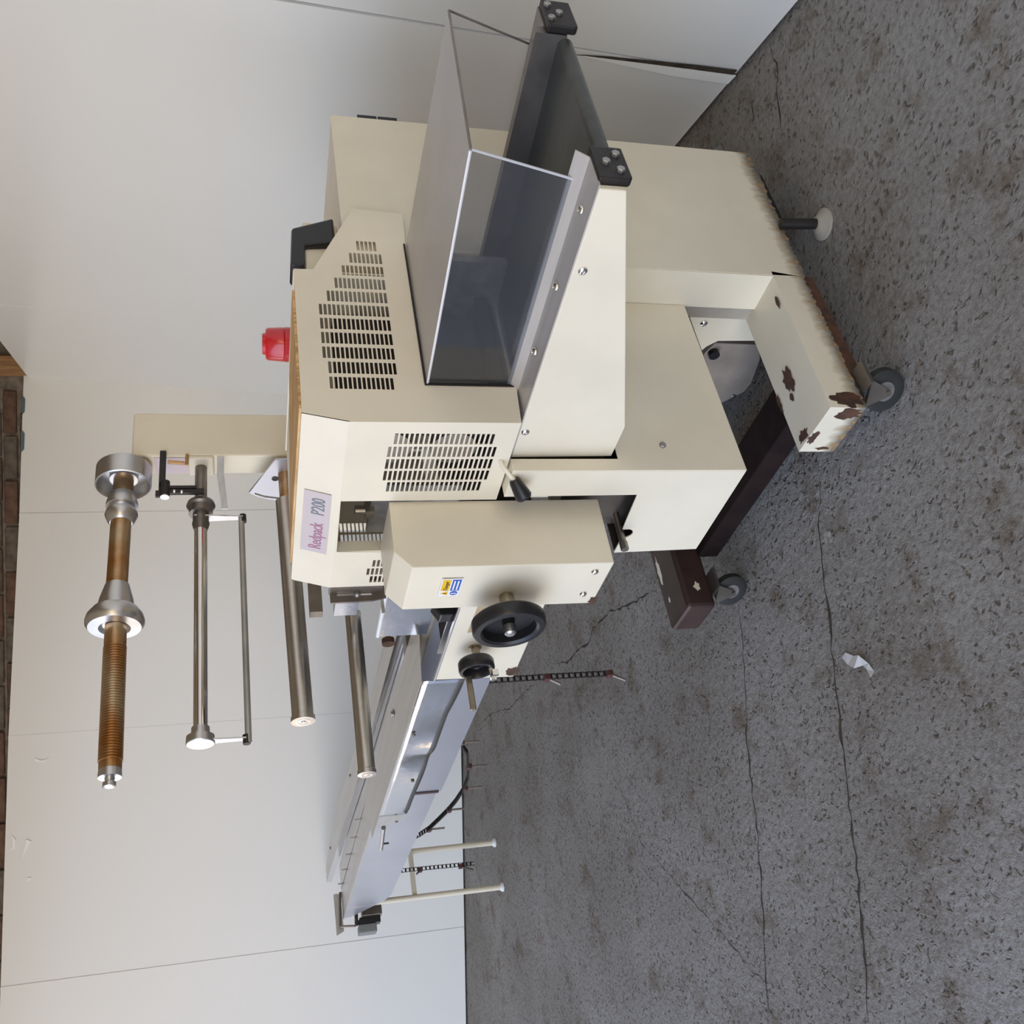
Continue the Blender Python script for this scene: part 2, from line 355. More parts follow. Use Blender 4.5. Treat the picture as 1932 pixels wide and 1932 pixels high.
# sprung joint with a curled lip, low on the right wall
b = B(); prism(b, [PR(4.196, .02, -.004), PR(4.222, .02, -.004), PR(4.214, .15, -.004), PR(4.186, .42, -.004), PR(4.170, .52, -.004)], nR*.002); obj('open_joint', b, CRACK, wr, label='dark open joint between the cladding sheets')
b = B(); prism(b, [PR(4.160, .02, -.012), PR(4.198, .012, -.006), PR(4.192, .15, -.006), PR(4.172, .50, -.006), PR(4.160, .40, -.008), PR(4.156, .2, -.012)], nR*.003); obj('curled_lip', b, WHITEP, wr)

# the rest of the shed: wall behind the camera with the big open door, roof
DOOR = (-8.0, 4.1, 4.1)
b = B(); plate(b, 'y', FY0-.15, FY0, [(-10.5, 0), (-10.5, 4.7), (4.5, 4.7), (4.5, 0), (DOOR[1], 0), (DOOR[1], DOOR[2]), (DOOR[0], DOOR[2]), (DOOR[0], 0)])
struct('wall_front', b, mat('painted_block', (.64, .55, .42), .8, var=.1))
b = B(); box(b, 4.3, 4.5, FY0, 3, 0, 4.7); struct('wall_side', b, mat('painted_block_side', (.78, .60, .38), .8, var=.1))
b = B(); box(b, -10.7, 4.7, FY0-.2, 8, 4.6, 4.75); struct('ceiling', b, mat('roof_lining', (.70, .61, .46), .9, var=.1))

# ================================================================= WRAPPING MACHINE
W = thing('packaging_machine', 'cream flow-wrapping machine on casters with slotted hood, acrylic outfeed tunnel and roll arms', 'machine', (-1.9, 1.7, 0))

# --- back cabinet
X1 = -1.49
b = B()
edge = jag((1.737, .108), (2.242, .10), 64, .0045)
outer = [(2.242, 1.269), (1.737, 1.269)] + edge
plate(b, 'x', X1-.003, X1, outer)
cab = obj('cabinet', b, PAINTS, W)
b = B(); plate(b, 'y', 1.86, 2.24, [(-2.62, .16), (X1-.0035, .16), (X1-.0035, 1.267), (-2.62, 1.267)]); obj('cabinet_body', b, PAINTS, cab)
b = B(); plate(b, 'y', 1.74, 1.8595, [(-1.606, .16), (X1-.0035, .16), (X1-.0035, 1.267), (-2.62, 1.267), (-2.62, .72), (-1.606, .72)]); obj('cabinet_column', b, PAINTS, cab)
b = B(); plate(b, 'y', 1.733, 1.7395, [(-1.605, 1.26), (-1.491, 1.26)] + jag((-1.491, .11), (-1.605, .13), 6, .006)); obj('cabinet_front_flange', b, PAINTS, cab)
for z0, z1 in ((1.152, 1.201), (1.10, 1.149)):
    b = B(); box(b, -1.56, -1.491, 2.243, 2.256, z0, z1); obj('hinge', b, BLACK, cab)
b = B(); box(b, -1.650, -1.609, 1.742, 1.77, .15, .62); obj('corner_channel', b, PAINTD, cab)  # darker paint puts the shade of the recess into the colour
b = B(); plate(b, 'y', 1.776, 1.782, [(-2.3, .6), (-1.652, .6), (-1.652, .12), (-1.761, .104), (-1.767, .225), (-1.79, .25), (-1.905, .31), (-2.3, .31)]); box(b, -2.3, -1.64, 1.783, 1.79, .31, .6)
wp = obj('drive_cover', b, PAINT, W, bevel=.001, label='white painted drive cover plate behind the jaw housing')
b = B(); bolt_round(b, (-1.703, 1.776, .294), (0, -1, 0), .011, .006); obj('screw', b, CHROME, wp, smooth=True)
b = B(); plate(b, 'y', 1.80, 1.82, [(-1.80, .212), (-1.80, .075), (-1.86, .045), (-1.96, .028), (-2.0, .035), (-2.05, .085), (-2.06, .19), (-1.89, .225), (-1.84, .228)])
mc = obj('motor_guard', b, mat('shaded_guard_paint', (.33, .275, .225), .6, var=.3, vscale=9), W, bevel=.002, label='rounded motor guard plate near the floor, shade put into its colour')  # guard paint darkened to stand for the shade it sits in
b = B(); cyl(b, (-1.835, 1.805, .205), (-1.835, 1.785, .205), .016, seg=24); obj('knob', b, BLACK, mc, smooth=True)
b = B(); bolt_round(b, (-2.02, 1.80, .062), (0, -1, 0), .009, .004); obj('screw', b, STEELD, mc, smooth=True)
b = B(); box(b, -2.45, -1.62, 1.85, 2.1, .11, .5); obj('gear_motor', b, DARK, W, bevel=.02)

# --- base frame: arms, beam, casters, feet
b = B(); plate(b, 'x', -1.6535, -1.49, [(1.75, .2), (1.30, .203)] + jag((1.30, .108), (1.735, .112), 54, .004))
arm = obj('base_arm', b, PAINTS, W, bevel=.004, label='cream base arm with chipped paint and rusty lower edge')
b = B(); plate(b, 'x', -1.65, -1.493, [(1.74, .16), (1.32, .16), (1.32, .085), (1.40, .075), (1.74, .085)]); obj('base_arm_channel', b, RUST, arm)
def blotch(plane, cx, cy, rx, ry, a, n=22, seed=1, t=.0006):
    r = random.Random(seed); pts = []
    for i in range(n):
        k = 2*math.pi*i/n; q = r.uniform(.62, 1.15); u, v = cx+math.cos(k)*rx*q, cy+math.sin(k)*ry*q
        pts.append({'x': (a, u, v), 'y': (u, a, v), 'z': (u, v, a)}[plane])
    b = B(); off = {'x': (t, 0, 0), 'y': (0, -t, 0), 'z': (0, 0, t)}[plane]; prism(b, pts, off); return b
for bb in (blotch('z', -1.585, 1.472, .022, .040, .2032, seed=3), blotch('z', -1.60, 1.425, .008, .012, .2032, seed=5, n=10), blotch('z', -1.615, 1.318, .024, .016, .2032, seed=8),
           blotch('y', -1.60, .192, .026, .012, 1.2998, seed=9), blotch('x', 1.325, .15, .024, .045, -1.4898, seed=10), blotch('y', -1.512, .145, .022, .035, 1.2998, seed=12),
           blotch('z', -1.652, 1.45, .008, .03, .2032, seed=14), blotch('y', -1.64, .148, .006, .02, 1.2998, seed=15, n=9), blotch('z', -1.51, 1.66, .008, .024, .2032, seed=16, n=10)):
    obj('paint_chip', bb, RUST, arm)
b = B(); box(b, -2.57, -2.415, 1.302, 1.9, .104, .20)
ba = obj('base_arm', b, BROWN, W, bevel=.012, label='brown-painted base arm on the infeed side')
for bb in (blotch('x', 1.372, .152, .017, .011, -2.4149, seed=22, n=12), blotch('z', -2.52, 1.385, .005, .012, .2003, seed=23, n=10), blotch('z', -2.535, 1.50, .012, .05, .2003, seed=24, n=14)):
    obj('paint_chip', bb, PAINT, ba)
b = B(); box(b, -2.415, -1.656, 1.475, 1.60, .05, .118); obj('base_beam', b, BEAMM, W, bevel=.006, label='dark brown lengthwise base beam')
b = B(); box(b, -2.55, -1.52, 2.0, 2.2, .06, .155); obj('rear_base_beam', b, BLACKM, W, bevel=.01)
def caster(x, y, ang, lab, zt):
    c = B(); a = Vector((math.cos(ang), math.sin(ang), 0)); s = Vector((-a.y, a.x, 0)); ctr = Vector((x, y, .052))
    lathe(c, ctr - a*.014, a, [(0, .028), (0, .045), (.004, .052), (.024, .052), (.028, .045), (.028, .028)], 28)
    wheel = obj('caster_wheel', c, RUBBER, W, smooth=True, label=lab)
    c = B(); lathe(c, ctr - a*.015, a, [(0, .008), (0, .024), (.006, .026), (.024, .026), (.03, .024), (.03, .008)], 20); obj('wheel_hub', c, GAL, wheel, smooth=True)
    c = B()
    for k in (-1, 1):
        o = a*.021*k; q = [ctr+o+s*.006+Vector((0, 0, -.008)), ctr+o-s*.012, ctr+o-s*.035+Vector((0, 0, zt-.052)), ctr+o+s*.03+Vector((0, 0, zt-.052))]
        prism(c, q, a*.003*k)
    cyl(c, ctr-a*.03, ctr+a*.03, .007, seg=10); box(c, x-.035, x+.035, y-.01, y+.06, zt-.004, zt+.004)
    obj('caster_fork', c, STEELD, wheel)
caster(-1.482, 1.350, R_(-62), 'grey caster wheel under the cream arm', .10)
caster(-2.402, 1.350, R_(-62), 'grey caster wheel under the brown arm', .104)
caster(-2.45, 2.1, R_(-80), 'rear caster wheel', .10)
b = B(); lathe(b, (-1.463, 1.915, 0), (0, 0, 1), [(0, .042), (.006, .042), (.010, .034), (.022, .022), (.026, .012)], 28); ft = obj('levelling_foot', b, PAINTD, W, smooth=True, label='round cream levelling foot')
b = B(); cyl(b, (-1.463, 1.915, .02), (-1.475, 1.92, .12), .014); obj('foot_spindle', b, BLACKM, ft, smooth=True)
b = B(); lathe(b, (-1.72, 2.56, 0), (0, 0, 1), [(0, .035), (.006, .035), (.012, .026), (.022, .016)], 24); cyl(b, (-1.72, 2.56, .02), (-1.73, 2.5, .09), .008); box(b, -1.76, -1.69, 2.25, 2.57, .085, .10)
obj('levelling_foot', b, GAL, W, smooth=True, label='rear outrigger levelling foot by the right wall')

# --- jaw housing (lower cream box with the fork shaped front)
b = B(); XS = -1.60; YS = 1.205
plate(b, 'x', XS-.004, XS, [(YS, .945), (1.237, .945), (1.237, .70), (1.262, .70), (1.70, .70), (1.732, .66), (1.732, .402), (YS, .396)])
jh = obj('jaw_housing', b, PAINT, W, bevel=.0015)
b = B()
hook = [(-1.604, .945), (-1.694, .945), (-1.692, .632), (-1.80, .625), (-1.835, .622)] + [(-1.853+.020*math.cos(R_(a)), .612-.022*math.sin(R_(a))) for a in (20, 45, 70, 95, 120, 150)] + [(-1.875, .612), (-1.938, .612), (-1.931, .392), (-1.604, .396)]
plate(b, 'y', YS, YS+.004, hook); obj('housing_front_plate', b, PAINT, jh, bevel=.001)
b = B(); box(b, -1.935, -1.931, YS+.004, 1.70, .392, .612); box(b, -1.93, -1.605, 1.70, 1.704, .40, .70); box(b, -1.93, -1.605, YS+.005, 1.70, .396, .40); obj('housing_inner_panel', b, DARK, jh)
b = B(); box(b, -1.692, -1.604, 1.236, 1.24, .70, .945); box(b, -1.692, -1.604, YS+.004, 1.236, .935, .945); obj('fork_return', b, PAINT, jh)
b = B(); bolt_hex(b, (XS, 1.274, .585), (1, 0, 0), .008, .006); obj('hex_bolt', b, GAL, jh)
b = B(); box(b, -1.92, -1.70, 1.28, 1.6, .55, .70); box(b, -1.86, -1.70, 1.26, 1.34, .62, .78); obj('jaw_mechanism', b, STEELD, jh)
b = B(); cyl(b, (-1.85, 1.30, .622), (-1.85, 1.175, .622), .0085); cyl(b, (-1.85, 1.18, .622), (-1.85, 1.158, .622), .010, seg=6); obj('drive_shaft', b, STEELD, jh, smooth=True)

# --- front gear cover
b = B(); XB = -1.75
prof = [(1.235, 1.188), (1.105, 1.190), (1.065, 1.154), (1.062, .703), (1.235, .703)]
x_l = -1.93
plate(b, 'x', x_l, XB, prof); gc = obj('gear_cover', b, PAINT, W, bevel=.002)
b = B(); plate(b, 'x', -2.06, x_l-.0005, [(1.235, 1.1865), (1.106, 1.1885), (1.068, 1.152), (1.068, 1.02), (1.235, 1.02)]);
b.free()
for p in ((-1.784, 1.062, .739), (-1.883, 1.062, .739)):
    b = B(); bolt_round(b, p, (0, -1, 0), .009, .006); obj('screw', b, CHROME, gc, smooth=True)
obj('paint_chip', blotch('y', -1.915, .706, .02, .012, 1.0618, seed=31), RUST, gc)
# sticker
S = B(); plate(S, 'y', 1.0612, 1.0618, rect(-1.868, -1.795, 1.037, 1.084)); st = obj('safety_sticker', S, WHT, gc)
S = B(); plate(S, 'y', 1.0606, 1.0611, rect(-1.845, -1.799, 1.0625, 1.081)); obj('yellow_panel', S, YEL, gc)
S = B(); plate(S, 'y', 1.0606, 1.0611, rect(-1.845, -1.799, 1.040, 1.0595)); obj('blue_panel', S, BLU, gc)
S = B(); plate(S, 'y', 1.0606, 1.0611, [(-1.864, 1.0635), (-1.848, 1.0635), (-1.856, 1.081)]); obj('warning_triangle', S, YEL, gc)
S = B(); plate(S, 'y', 1.0602, 1.0606, [(-1.8575, 1.066), (-1.8545, 1.066), (-1.855, 1.074), (-1.857, 1.074)]); obj('warning_mark', S, BLACK, gc)
S = B(); cyl(S, (-1.856, 1.0611, 1.050), (-1.856, 1.0606, 1.050), .0085, seg=24); obj('blue_disc', S, BLU, gc)
S = B(); plate(S, 'y', 1.0600, 1.0604, [(-1.8575, 1.044), (-1.8545, 1.044), (-1.854, 1.056), (-1.858, 1.056)]); obj('disc_mark', S, WHT, gc)
text('sticker_text', 'Danger', BLACK, .0125, (-1.842, 1.0604, 1.067), (1, 0, 0), (0, 0, 1), gc)
for zz in (1.0525, 1.0445):
    S = B(); plate(S, 'y', 1.0600, 1.0605, rect(-1.841, -1.803, zz, zz+.0035)); obj('sticker_text_line', S, WHT, gc)
def handwheel(cx, cy, cz, r, parent, lab, tilt=0):
    b = B(); p = (cx, cy+.022, cz)
    lathe(b, p, (0, -1, 0), [(0, r*.5), (0, r*.92), (.006, r), (.028, r), (.034, r*.95), (.035, r*.80), (.030, r*.73), (.010, r*.70), (.008, r*.18), (.024, r*.15)], 48)
    hw = obj('handwheel', b, BLACK, parent, smooth=True, label=lab); return hw
b = B(); lathe(b, (-1.88, 1.062, .924), (0, -1, 0), [(0, .017), (.03, .017), (.035, .014), (.05, .014)], 24); sh = obj('wheel_shaft', b, BRASS, gc, smooth=True)
handwheel(-1.88, .985, .930, .0835, gc, 'large black handwheel')
b = B(); lathe(b, (-1.88, .985, .930), (0, -1, 0), [(0, .016), (.018, .013), (.022, .009), (.0225, .003)], 24); obj('wheel_hub', b, ALU, gc, smooth=True)

# --- slotted hood
XH, YH = -1.475, 1.232
hood_end = [(1.232, .950), (1.330, .944), (1.330, 1.134), (1.752, 1.132), (1.86, 1.128), (1.866, 1.243), (1.656, 1.342), (1.655, 1.3835), (1.251, 1.3845), (1.231, 1.297)]
bands = [5, 8, 10, 12, 14, 16, 16, 16, 16, 15, 14]; skips = [1, 0, 0, 0, 0, 0, 0, 0, 0, 0, 1]
holes = []
for j, (n, k) in enumerate(zip(bands, skips)):
    y1 = 1.757 - j*.0409; y0 = y1 - .0325
    for i in range(n):
        z0 = 1.1905 + (i+k)*.0093; holes.append(rect(y0, y1, z0, z0+.0063))
b = B(); plate(b, 'x', XH-.002, XH, hood_end, holes)
hood = obj('hood', b, PAINT, W, label='cream slotted safety hood')
# front: lower vertical sheet with vents and window
holes = []
for j, (x1, n, zb) in enumerate(((-1.511, 20, .997), (-1.553, 22, .985), (-1.594, 22, .985), (-1.634, 22, .985), (-1.674, 20, .995))):
    for i in range(n):
        z0 = zb + i*.01045; holes.append(rect(x1-.034, x1, z0, z0+.0066))
XL = -2.105
for j, (x1, n, zb) in enumerate(((-1.985, 7, 1.13), (-2.022, 8, 1.13), (-2.058, 7, 1.13))):
    for i in range(n):
        z0 = zb + i*.0105; holes.append(rect(x1-.030, x1, z0, z0+.0066))
front = [(-1.477, .950), (-1.477, 1.296), (XL, 1.292), (XL, 1.10), (-1.955, 1.10), (-1.945, 1.288), (-1.742, 1.293), (-1.742, .948)]
b = B(); plate(b, 'y', YH, YH+.002, front, holes); obj('hood_front', b, PAINT, hood)
b = B(); prism(b, [(-1.475, 1.231, 1.296), (XL, 1.231, 1.292), (XL+.01, 1.250, 1.378), (XL+.014, 1.251, 1.384), (-1.475, 1.251, 1.3845)], (0, .002, 0)); obj('hood_brow', b, PAINT, hood)
b = B(); box(b, -1.958, -1.946, YH+.002, YH+.03, 1.10, 1.288); obj('window_return', b, PAINT, hood)
b = B(); box(b, -1.744, -1.742, YH+.002, YH+.012, .95, 1.29); obj('window_return', b, PAINT, hood)
b = B(); box(b, XL+.012, -1.477, 1.253, 1.654, 1.379, 1.3815); box(b, XL+.012, -1.4775, 1.252, 1.262, 1.3815, 1.385); box(b, XL+.012, -1.4775, 1.646, 1.654, 1.3815, 1.385); obj('hood_top', b, PAINT, hood)
holes = []
for j in range(3):
    for i in range(11):
        y1 = 1.4165 - j*.0345; z0 = 1.150 + i*.0102; holes.append(rect(y1-.0275, y1, z0, z0+.0068))
b = B(); plate(b, 'x', -2.102, -2.100, [(1.234, 1.02), (1.65, 1.02), (1.65, 1.378), (1.254, 1.378), (1.234, 1.29)], holes); obj('hood_infeed_end', b, PAINT, hood)
b = B(); plate(b, 'y', 1.652, 1.654, rect(XL+.012, -1.478, .98, 1.379)); obj('hood_back', b, PAINT, hood)
b = B(); box(b, -2.095, -1.50, 1.28, 1.62, .96, .985); box(b, -1.60, -1.55, 1.30, 1.60, .985, 1.30); obj('crimp_frame', b, DARK, W)
mech = B()
cyl(mech, (-1.62, 1.28, 1.06), (-1.62, 1.6, 1.06), .05); cyl(mech, (-1.62, 1.28, 1.20), (-1.62, 1.6, 1.20), .05); obj('crimp_jaw', mech, ALU, W, smooth=True)
mech = B(); box(mech, -2.06, -1.86, 1.36, 1.374, .98, 1.20); obj('crimp_bearing_block', mech, GAL, W, bevel=.003)
mech = B(); box(mech, -1.975, -1.945, 1.345, 1.375, 1.19, 1.212); cyl(mech, (-1.96, 1.36, 1.212), (-1.96, 1.36, 1.235), .012); obj('adjuster_knob', mech, BRASS, W, smooth=True)
# brow label
nx = Vector((0, .0206, .0875)).normalized()
def brow(x, t): return Vector((x, 1.2300, 1.296)) + nx*t + Vector((0, -.0012, 0))
b = B(); prism(b, [brow(-1.955, .016), brow(-1.722, .018), brow(-1.716, .076), brow(-1.949, .076)], (0, .0008, 0)); obj('name_label', b, LABEL1, hood)
text('label_lettering', 'Redpack', INKP, .042, brow(-1.938, .030)+Vector((0, -.0006, 0)), (1, 0, 0), nx, hood, shear=.12, sx=.72)
text('label_lettering', 'P200', INKG, .042, brow(-1.803, .030)+Vector((0, -.0006, 0)), (1, 0, 0), nx, hood, shear=.12, sx=.72)
# lever on the hood
b = B(); tube(b, [(-1.60, 1.233, .968), (-1.605, 1.222, .964), (-1.612, 1.208, .952), (-1.622, 1.196, .938)], .0052, 12); lv = obj('hood_lever', b, PAINT, W, smooth=True)
b = B(); lathe(b, (-1.621, 1.198, .940), (-.55, -.62, -.52), [(0, .0105), (.006, .013), (.034, .0175), (.044, .0185), (.049, .015), (.0495, .006)], 24); obj('lever_grip', b, BLACK, lv, smooth=True)

# --- control box behind the hood
b = B(); plate(b, 'y', 1.735, 1.90, [(-1.80, 1.27), (-1.556, 1.27), (-1.548, 1.35), (-1.60, 1.36), (-1.80, 1.36)]); cb = obj('control_box', b, PAINT, W, bevel=.004)
b = B(); plate(b, 'x', -1.60, -1.535, [(1.735, 1.354), (1.802, 1.350), (1.815, 1.298), (1.818, 1.28), (1.905, 1.28), (1.86, 1.378), (1.735, 1.385)]); obj('control_box_bezel', b, BLACK, cb, bevel=.006)
# --- beacon
b = B(); cyl(b, (-1.99, 1.93, 1.268), (-1.99, 1.93, 1.31), .042); bb_ = obj('beacon', b, GREYP, W, smooth=True)
b = B(); lathe(b, (-1.99, 1.93, 1.311), (0, 0, 1), [(0, .047), (.068, .0475), (.070, .045), (.072, .0465), (.112, .044), (.118, .040), (.119, .030), (.127, .028), (.128, .010)], 40); obj('beacon_lens', b, RED, bb_, smooth=True)

# --- outfeed conveyor
YN = 1.25
side = [(-.915, .946), (-.915, .898), (-1.50, .71), (-1.608, .71), (-1.612, .938)]
def side_plate(y0, y1):
    b = B(); plate(b, 'y', y0, y1, [(-.918, .944), (-.918, .898), (-1.505, .711), (-1.608, .711), (-1.612, .938)]); return b
sp_ = obj('outfeed_side_panel', side_plate(YN, YN+.012), PAINT, W, bevel=.002, label='near cream side panel of the outfeed conveyor')
sp2 = obj('outfeed_side_panel', side_plate(1.775, 1.787), PAINT, W, bevel=.002, label='far cream side panel of the outfeed conveyor')
for p in ((-1.087, YN, .925), (-1.525, YN, .927)):
    b = B(); bolt_round(b, p, (0, -1, 0), .009, .005); obj('screw', b, CHROME, sp_, smooth=True)
def rail(yo, yi, yt, parent, lab):
    b = B(); prism(b, [(-.913, yo, .946), (-.913, yi, .946), (-1.62, yi, .940), (-1.62, yo, .940)], (0, 0, -.003))
    s = 1 if yt > yi else -1
    prism(b, [(-.913, yi, .946), (-.913, yt, .968), (-1.62, yt, .962), (-1.62, yi, .940)], (0, .0025*s, -.001))
    return obj('side_rail', b, RAILM, parent, label=lab)
r1 = rail(1.252, 1.322, 1.338, sp_, None)
for x in (-.992, -1.163, -1.331, -1.50):
    b = B(); bolt_round(b, (x, 1.292, .9445), (0, 0, 1), .008, .006); obj('rail_screw', b, CHROME, sp_, smooth=True)
b = B(); prism(b, [(-.918, 1.785, .948), (-.918, 1.722, .948), (-1.62, 1.722, .941), (-1.62, 1.785, .941)], (0, 0, -.003)); box(b, -1.62, -.922, 1.70, 1.722, .905, .966)
obj('side_rail', b, STEELD, sp2)
b = B(); box(b, -1.60, -.95, 1.338, 1.342, .90, .942); obj('belt_skirt', b, STEELD, sp_)
# belt with round nose
bp_ = []
zc, r_ = .905, .015
for a in range(90, -91, -12): bp_.append((-.942+r_*math.cos(R_(a)), zc+r_*math.sin(R_(a))))
bp_ += [(-1.62, .86), (-1.62, .913)]
b = B(); plate(b, 'y', 1.345, 1.70, bp_); obj('conveyor_belt', b, BELT, W, smooth=True, label='dark grey-green outfeed belt')
for y0, y1, dots, lab in ((1.262, 1.345, ((1.283, .907), (1.305, .925), (1.322, .905)), 'near dark steel end block'), (1.700, 1.788, ((1.715, .935), (1.745, .918), (1.765, .938)), 'far dark steel end block')):
    b = B(); plate(b, 'x', -.921, -.905, [(y0, .892), (y0, .945), (y1, .945), (y1, .889), (y0+.006, .887)]); ep = obj('end_block', b, BLACKM, W, bevel=.003, label=lab)
    for q in ((y0+.021, .905), (y0+.040, .926), (y0+.061, .905)) if y0 < 1.5 else ((y0+.022, .936), (y0+.042, .918), (y0+.066, .936)):
        b = B(); bolt_hex(b, (-.905, *q), (1, 0, 0), .0075, .006); obj('hex_bolt', b, GAL, ep)
# acrylic tunnel
GY0, GY1, GT = 1.333, 1.748, .005
b = B(); prism(b, [(-.925, GY0, 1.143), (-.928, GY1, 1.124), (-1.474, GY1, 1.1315), (-1.474, GY0, 1.133)], (0, 0, -GT))
tg = obj('tunnel_guard', b, ACRT, W, label='bent acrylic tunnel guard with frosted top over the outfeed belt')
b = B(); prism(b, [(-.925, GY0, 1.138), (-.965, GY0, .958), (-1.52, GY0, .945), (-1.474, GY0, 1.128)], (0, .0035, 0)); obj('guard_side', b, ACR, tg)
b = B(); prism(b, [(-.928, GY1, 1.119), (-.974, GY1, .956), (-1.52, GY1, .945), (-1.474, GY1, 1.126)], (0, .0035, 0)); obj('guard_side', b, ACR2, tg)
b = B(); tube(b, [(-.926, GY0-.0005, 1.1415), (-1.473, GY0-.0005, 1.1315)], .0022, 6); obj('guard_edge', b, WHT, tg)
b = B(); tube(b, [(-.924, GY0, 1.139), (-.964, GY0, .958)], .0022, 6); obj('guard_edge', b, ACRE, tg)
b = B(); tube(b, [(-.924, GY0, 1.1405), (-.927, GY1, 1.1215), (-.973, GY1, .956)], .0022, 6); obj('guard_edge', b, STEELD, tg)
b = B(); box(b, -1.4745, -1.4715, 1.333, 1.752, 1.1335, 1.1375); box(b, -1.4745, -1.4715, 1.328, 1.333, .945, 1.137); obj('hood_edge_seal', b, BLACKM, hood)
# inside the tunnel
b = B(); box(b, -1.60, -1.40, 1.62, 1.64, .93, 1.10); obj('tunnel_bracket', b, GAL, W)
b = B(); cyl(b, (-1.55, 1.35, .925), (-1.55, 1.69, .925), .018); obj('transfer_roller', b, STEEL, W, smooth=True)
b = B(); box(b, -1.63, -1.60, 1.26, 1.70, .72, .96); obj('gap_shade_sheet', b, DARK, W)  # dark sheet stands in for the shade in the gap

# --- board lying in the hood top
b = B(); prism(b, [(-1.485, 1.272, 1.3825), (-1.485, 1.60, 1.3825), (-1.73, 1.58, 1.3825), (-2.05, 1.272, 1.3825)], (0, 0, .006))
bd = obj('wooden_board', b, BOARD); bd['label'] = 'thin strand-grained wooden board lying on top of the slotted hood'; bd['category'] = 'board'

# --- post and unwind arms
b = B(); box(b, -2.466, -2.376, 1.85, 2.01, 1.20, 1.80)
post = obj('reel_post', b, PAINT, W, bevel=.006)
b = B(); prism(b, [(-2.46, 1.849, 1.74), (-2.385, 1.849, 1.74), (-2.385, 1.849, 1.62), (-2.46, 1.849, 1.60)], (0, -.0008, 0)); obj('post_label', b, mat('faded_pink_label', (.66, .55, .58), .4), post)
def prof_y(y0, pairs): return [(y0-y, r) for y, r in pairs]
def shaft(name, x, z, pairs, m, parent, seg=36, dz=0, label=None):
    b = B(); y0 = pairs[0][0]; y1 = pairs[-1][0]
    d = Vector((0, -1, dz/(y0-y1))); lathe(b, (x, y0, z), d, prof_y(y0, pairs), seg); return obj(name, b, m, parent, smooth=True, label=label)
RX, RZ = -2.42, 1.822
pairs = [(1.85, .024), (1.50, .024)]
shaft('reel_shaft', RX, RZ, [(1.85, .0275), (1.44, .0275)], RUSTS, post)
rib = [(1.32, .027), (1.27, .0275)]
y = 1.262
while y > .955:
    rib += [(y, .0262), (y-.0012, .0285), (y-.0055, .0288), (y-.0066, .0262)]; y -= .0072
rib += [(.95, .0268), (.934, .0268)]
b = B(); lathe(b, (RX, 1.32, RZ-.004), (0, -1, -.02), prof_y(1.32, rib), 36); obj('ribbed_sleeve', b, RUSTS, post, smooth=True, label='rust-stained ribbed sleeve of the reel shaft')
b = B(); lathe(b, (RX, .934, RZ-.012), (0, -1, 0), [(0, .0265), (.012, .0275), (.020, .027), (.021, .012), (.028, .010), (.031, .015), (.042, .0155), (.044, .012), (.0445, .004)], 32); obj('shaft_end_cap', b, ALU, post, smooth=True)
b = B(); lathe(b, (RX, 1.445, RZ-.001), (0, -1, 0), [(0, .029), (0, .031), (.045, .043), (.062, .0455), (.075, .046), (.076, .058), (.095, .071), (.108, .074), (.116, .0735), (.127, .066), (.130, .040), (.122, .030)], 48); obj('reel_cone', b, ALU, post, smooth=True, label='inner cone flange of the reel shaft')
b = B(); lathe(b, (RX, 1.74, RZ), (0, -1, 0), [(0, .036), (.03, .043), (.040, .043), (.043, .034), (.058, .042), (.068, .044), (.088, .036), (.094, .030)], 40); obj('reel_collar', b, ALU, post, smooth=True)
b = B(); lathe(b, (RX, 1.84, RZ), (0, -1, 0), [(0, .03), (0, .070), (.006, .076), (.064, .076), (.066, .072), (.060, .069), (.022, .068), (.020, .040), (.045, .038), (.046, .03)], 56); obj('brake_drum', b, ALU, post, smooth=True)
# dancer bar pair
MX, MZ = -2.42, 1.611
b = B(); lathe(b, (MX, 1.85, MZ), (0, -1, -.005), [(0, .017), (.13, .017), (.131, .024), (.14, .037), (.15, .040), (.156, .034), (.165, .033), (.178, .033), (.179, .022), (.20, .022), (.212, .024), (.232, .019)], 36); da = obj('dancer_hub', b, STEELD, post, smooth=True)
b = B(); cyl(b, (MX, 1.62, MZ-.001), (MX, 1.01, MZ-.006), .0175, seg=40); obj('guide_roller', b, CHROME, post, smooth=True, label='polished chrome guide roller')
b = B(); lathe(b, (MX, 1.025, MZ-.006), (0, -1, 0), [(0, .022), (.022, .023), (.023, .034), (.042, .035), (.044, .033)], 36); obj('roller_end_cap', b, ALU, post, smooth=True)
b = B(); tube(b, [(MX, 1.654, MZ-.112), (MX, .975, MZ-.121)], .0085, 14); db = obj('dancer_bar', b, mat('worn_grey_tube', (.44, .44, .40), .35, .5, var=.25, vscale=8), post, smooth=True)
for yy in (1.655, .985):
    b = B(); prism(b, [(MX, yy, MZ+.018), (MX, yy, MZ-.02), (MX, yy+.0, MZ-.116), (MX, yy, MZ-.105)], (0, .0, 0)) if False else None
    b = B(); plate(b, 'y', yy, yy+.004, [(MX-.014, MZ+.018), (MX+.02, MZ+.016), (MX+.010, MZ-.116), (MX-.006, MZ-.122)]); obj('dancer_arm', b, ALU, post)
    b = B(); cyl(b, (MX, yy+.012, MZ-.116), (MX, yy-.012, MZ-.117), .0095, seg=12); obj('bar_end', b, BLACKM, post, smooth=True)
b = B(); box(b, -2.46, -2.375, 1.838, 1.85, MZ-.036, MZ+.036); obj('dancer_base', b, PAINT, post, bevel=.004)
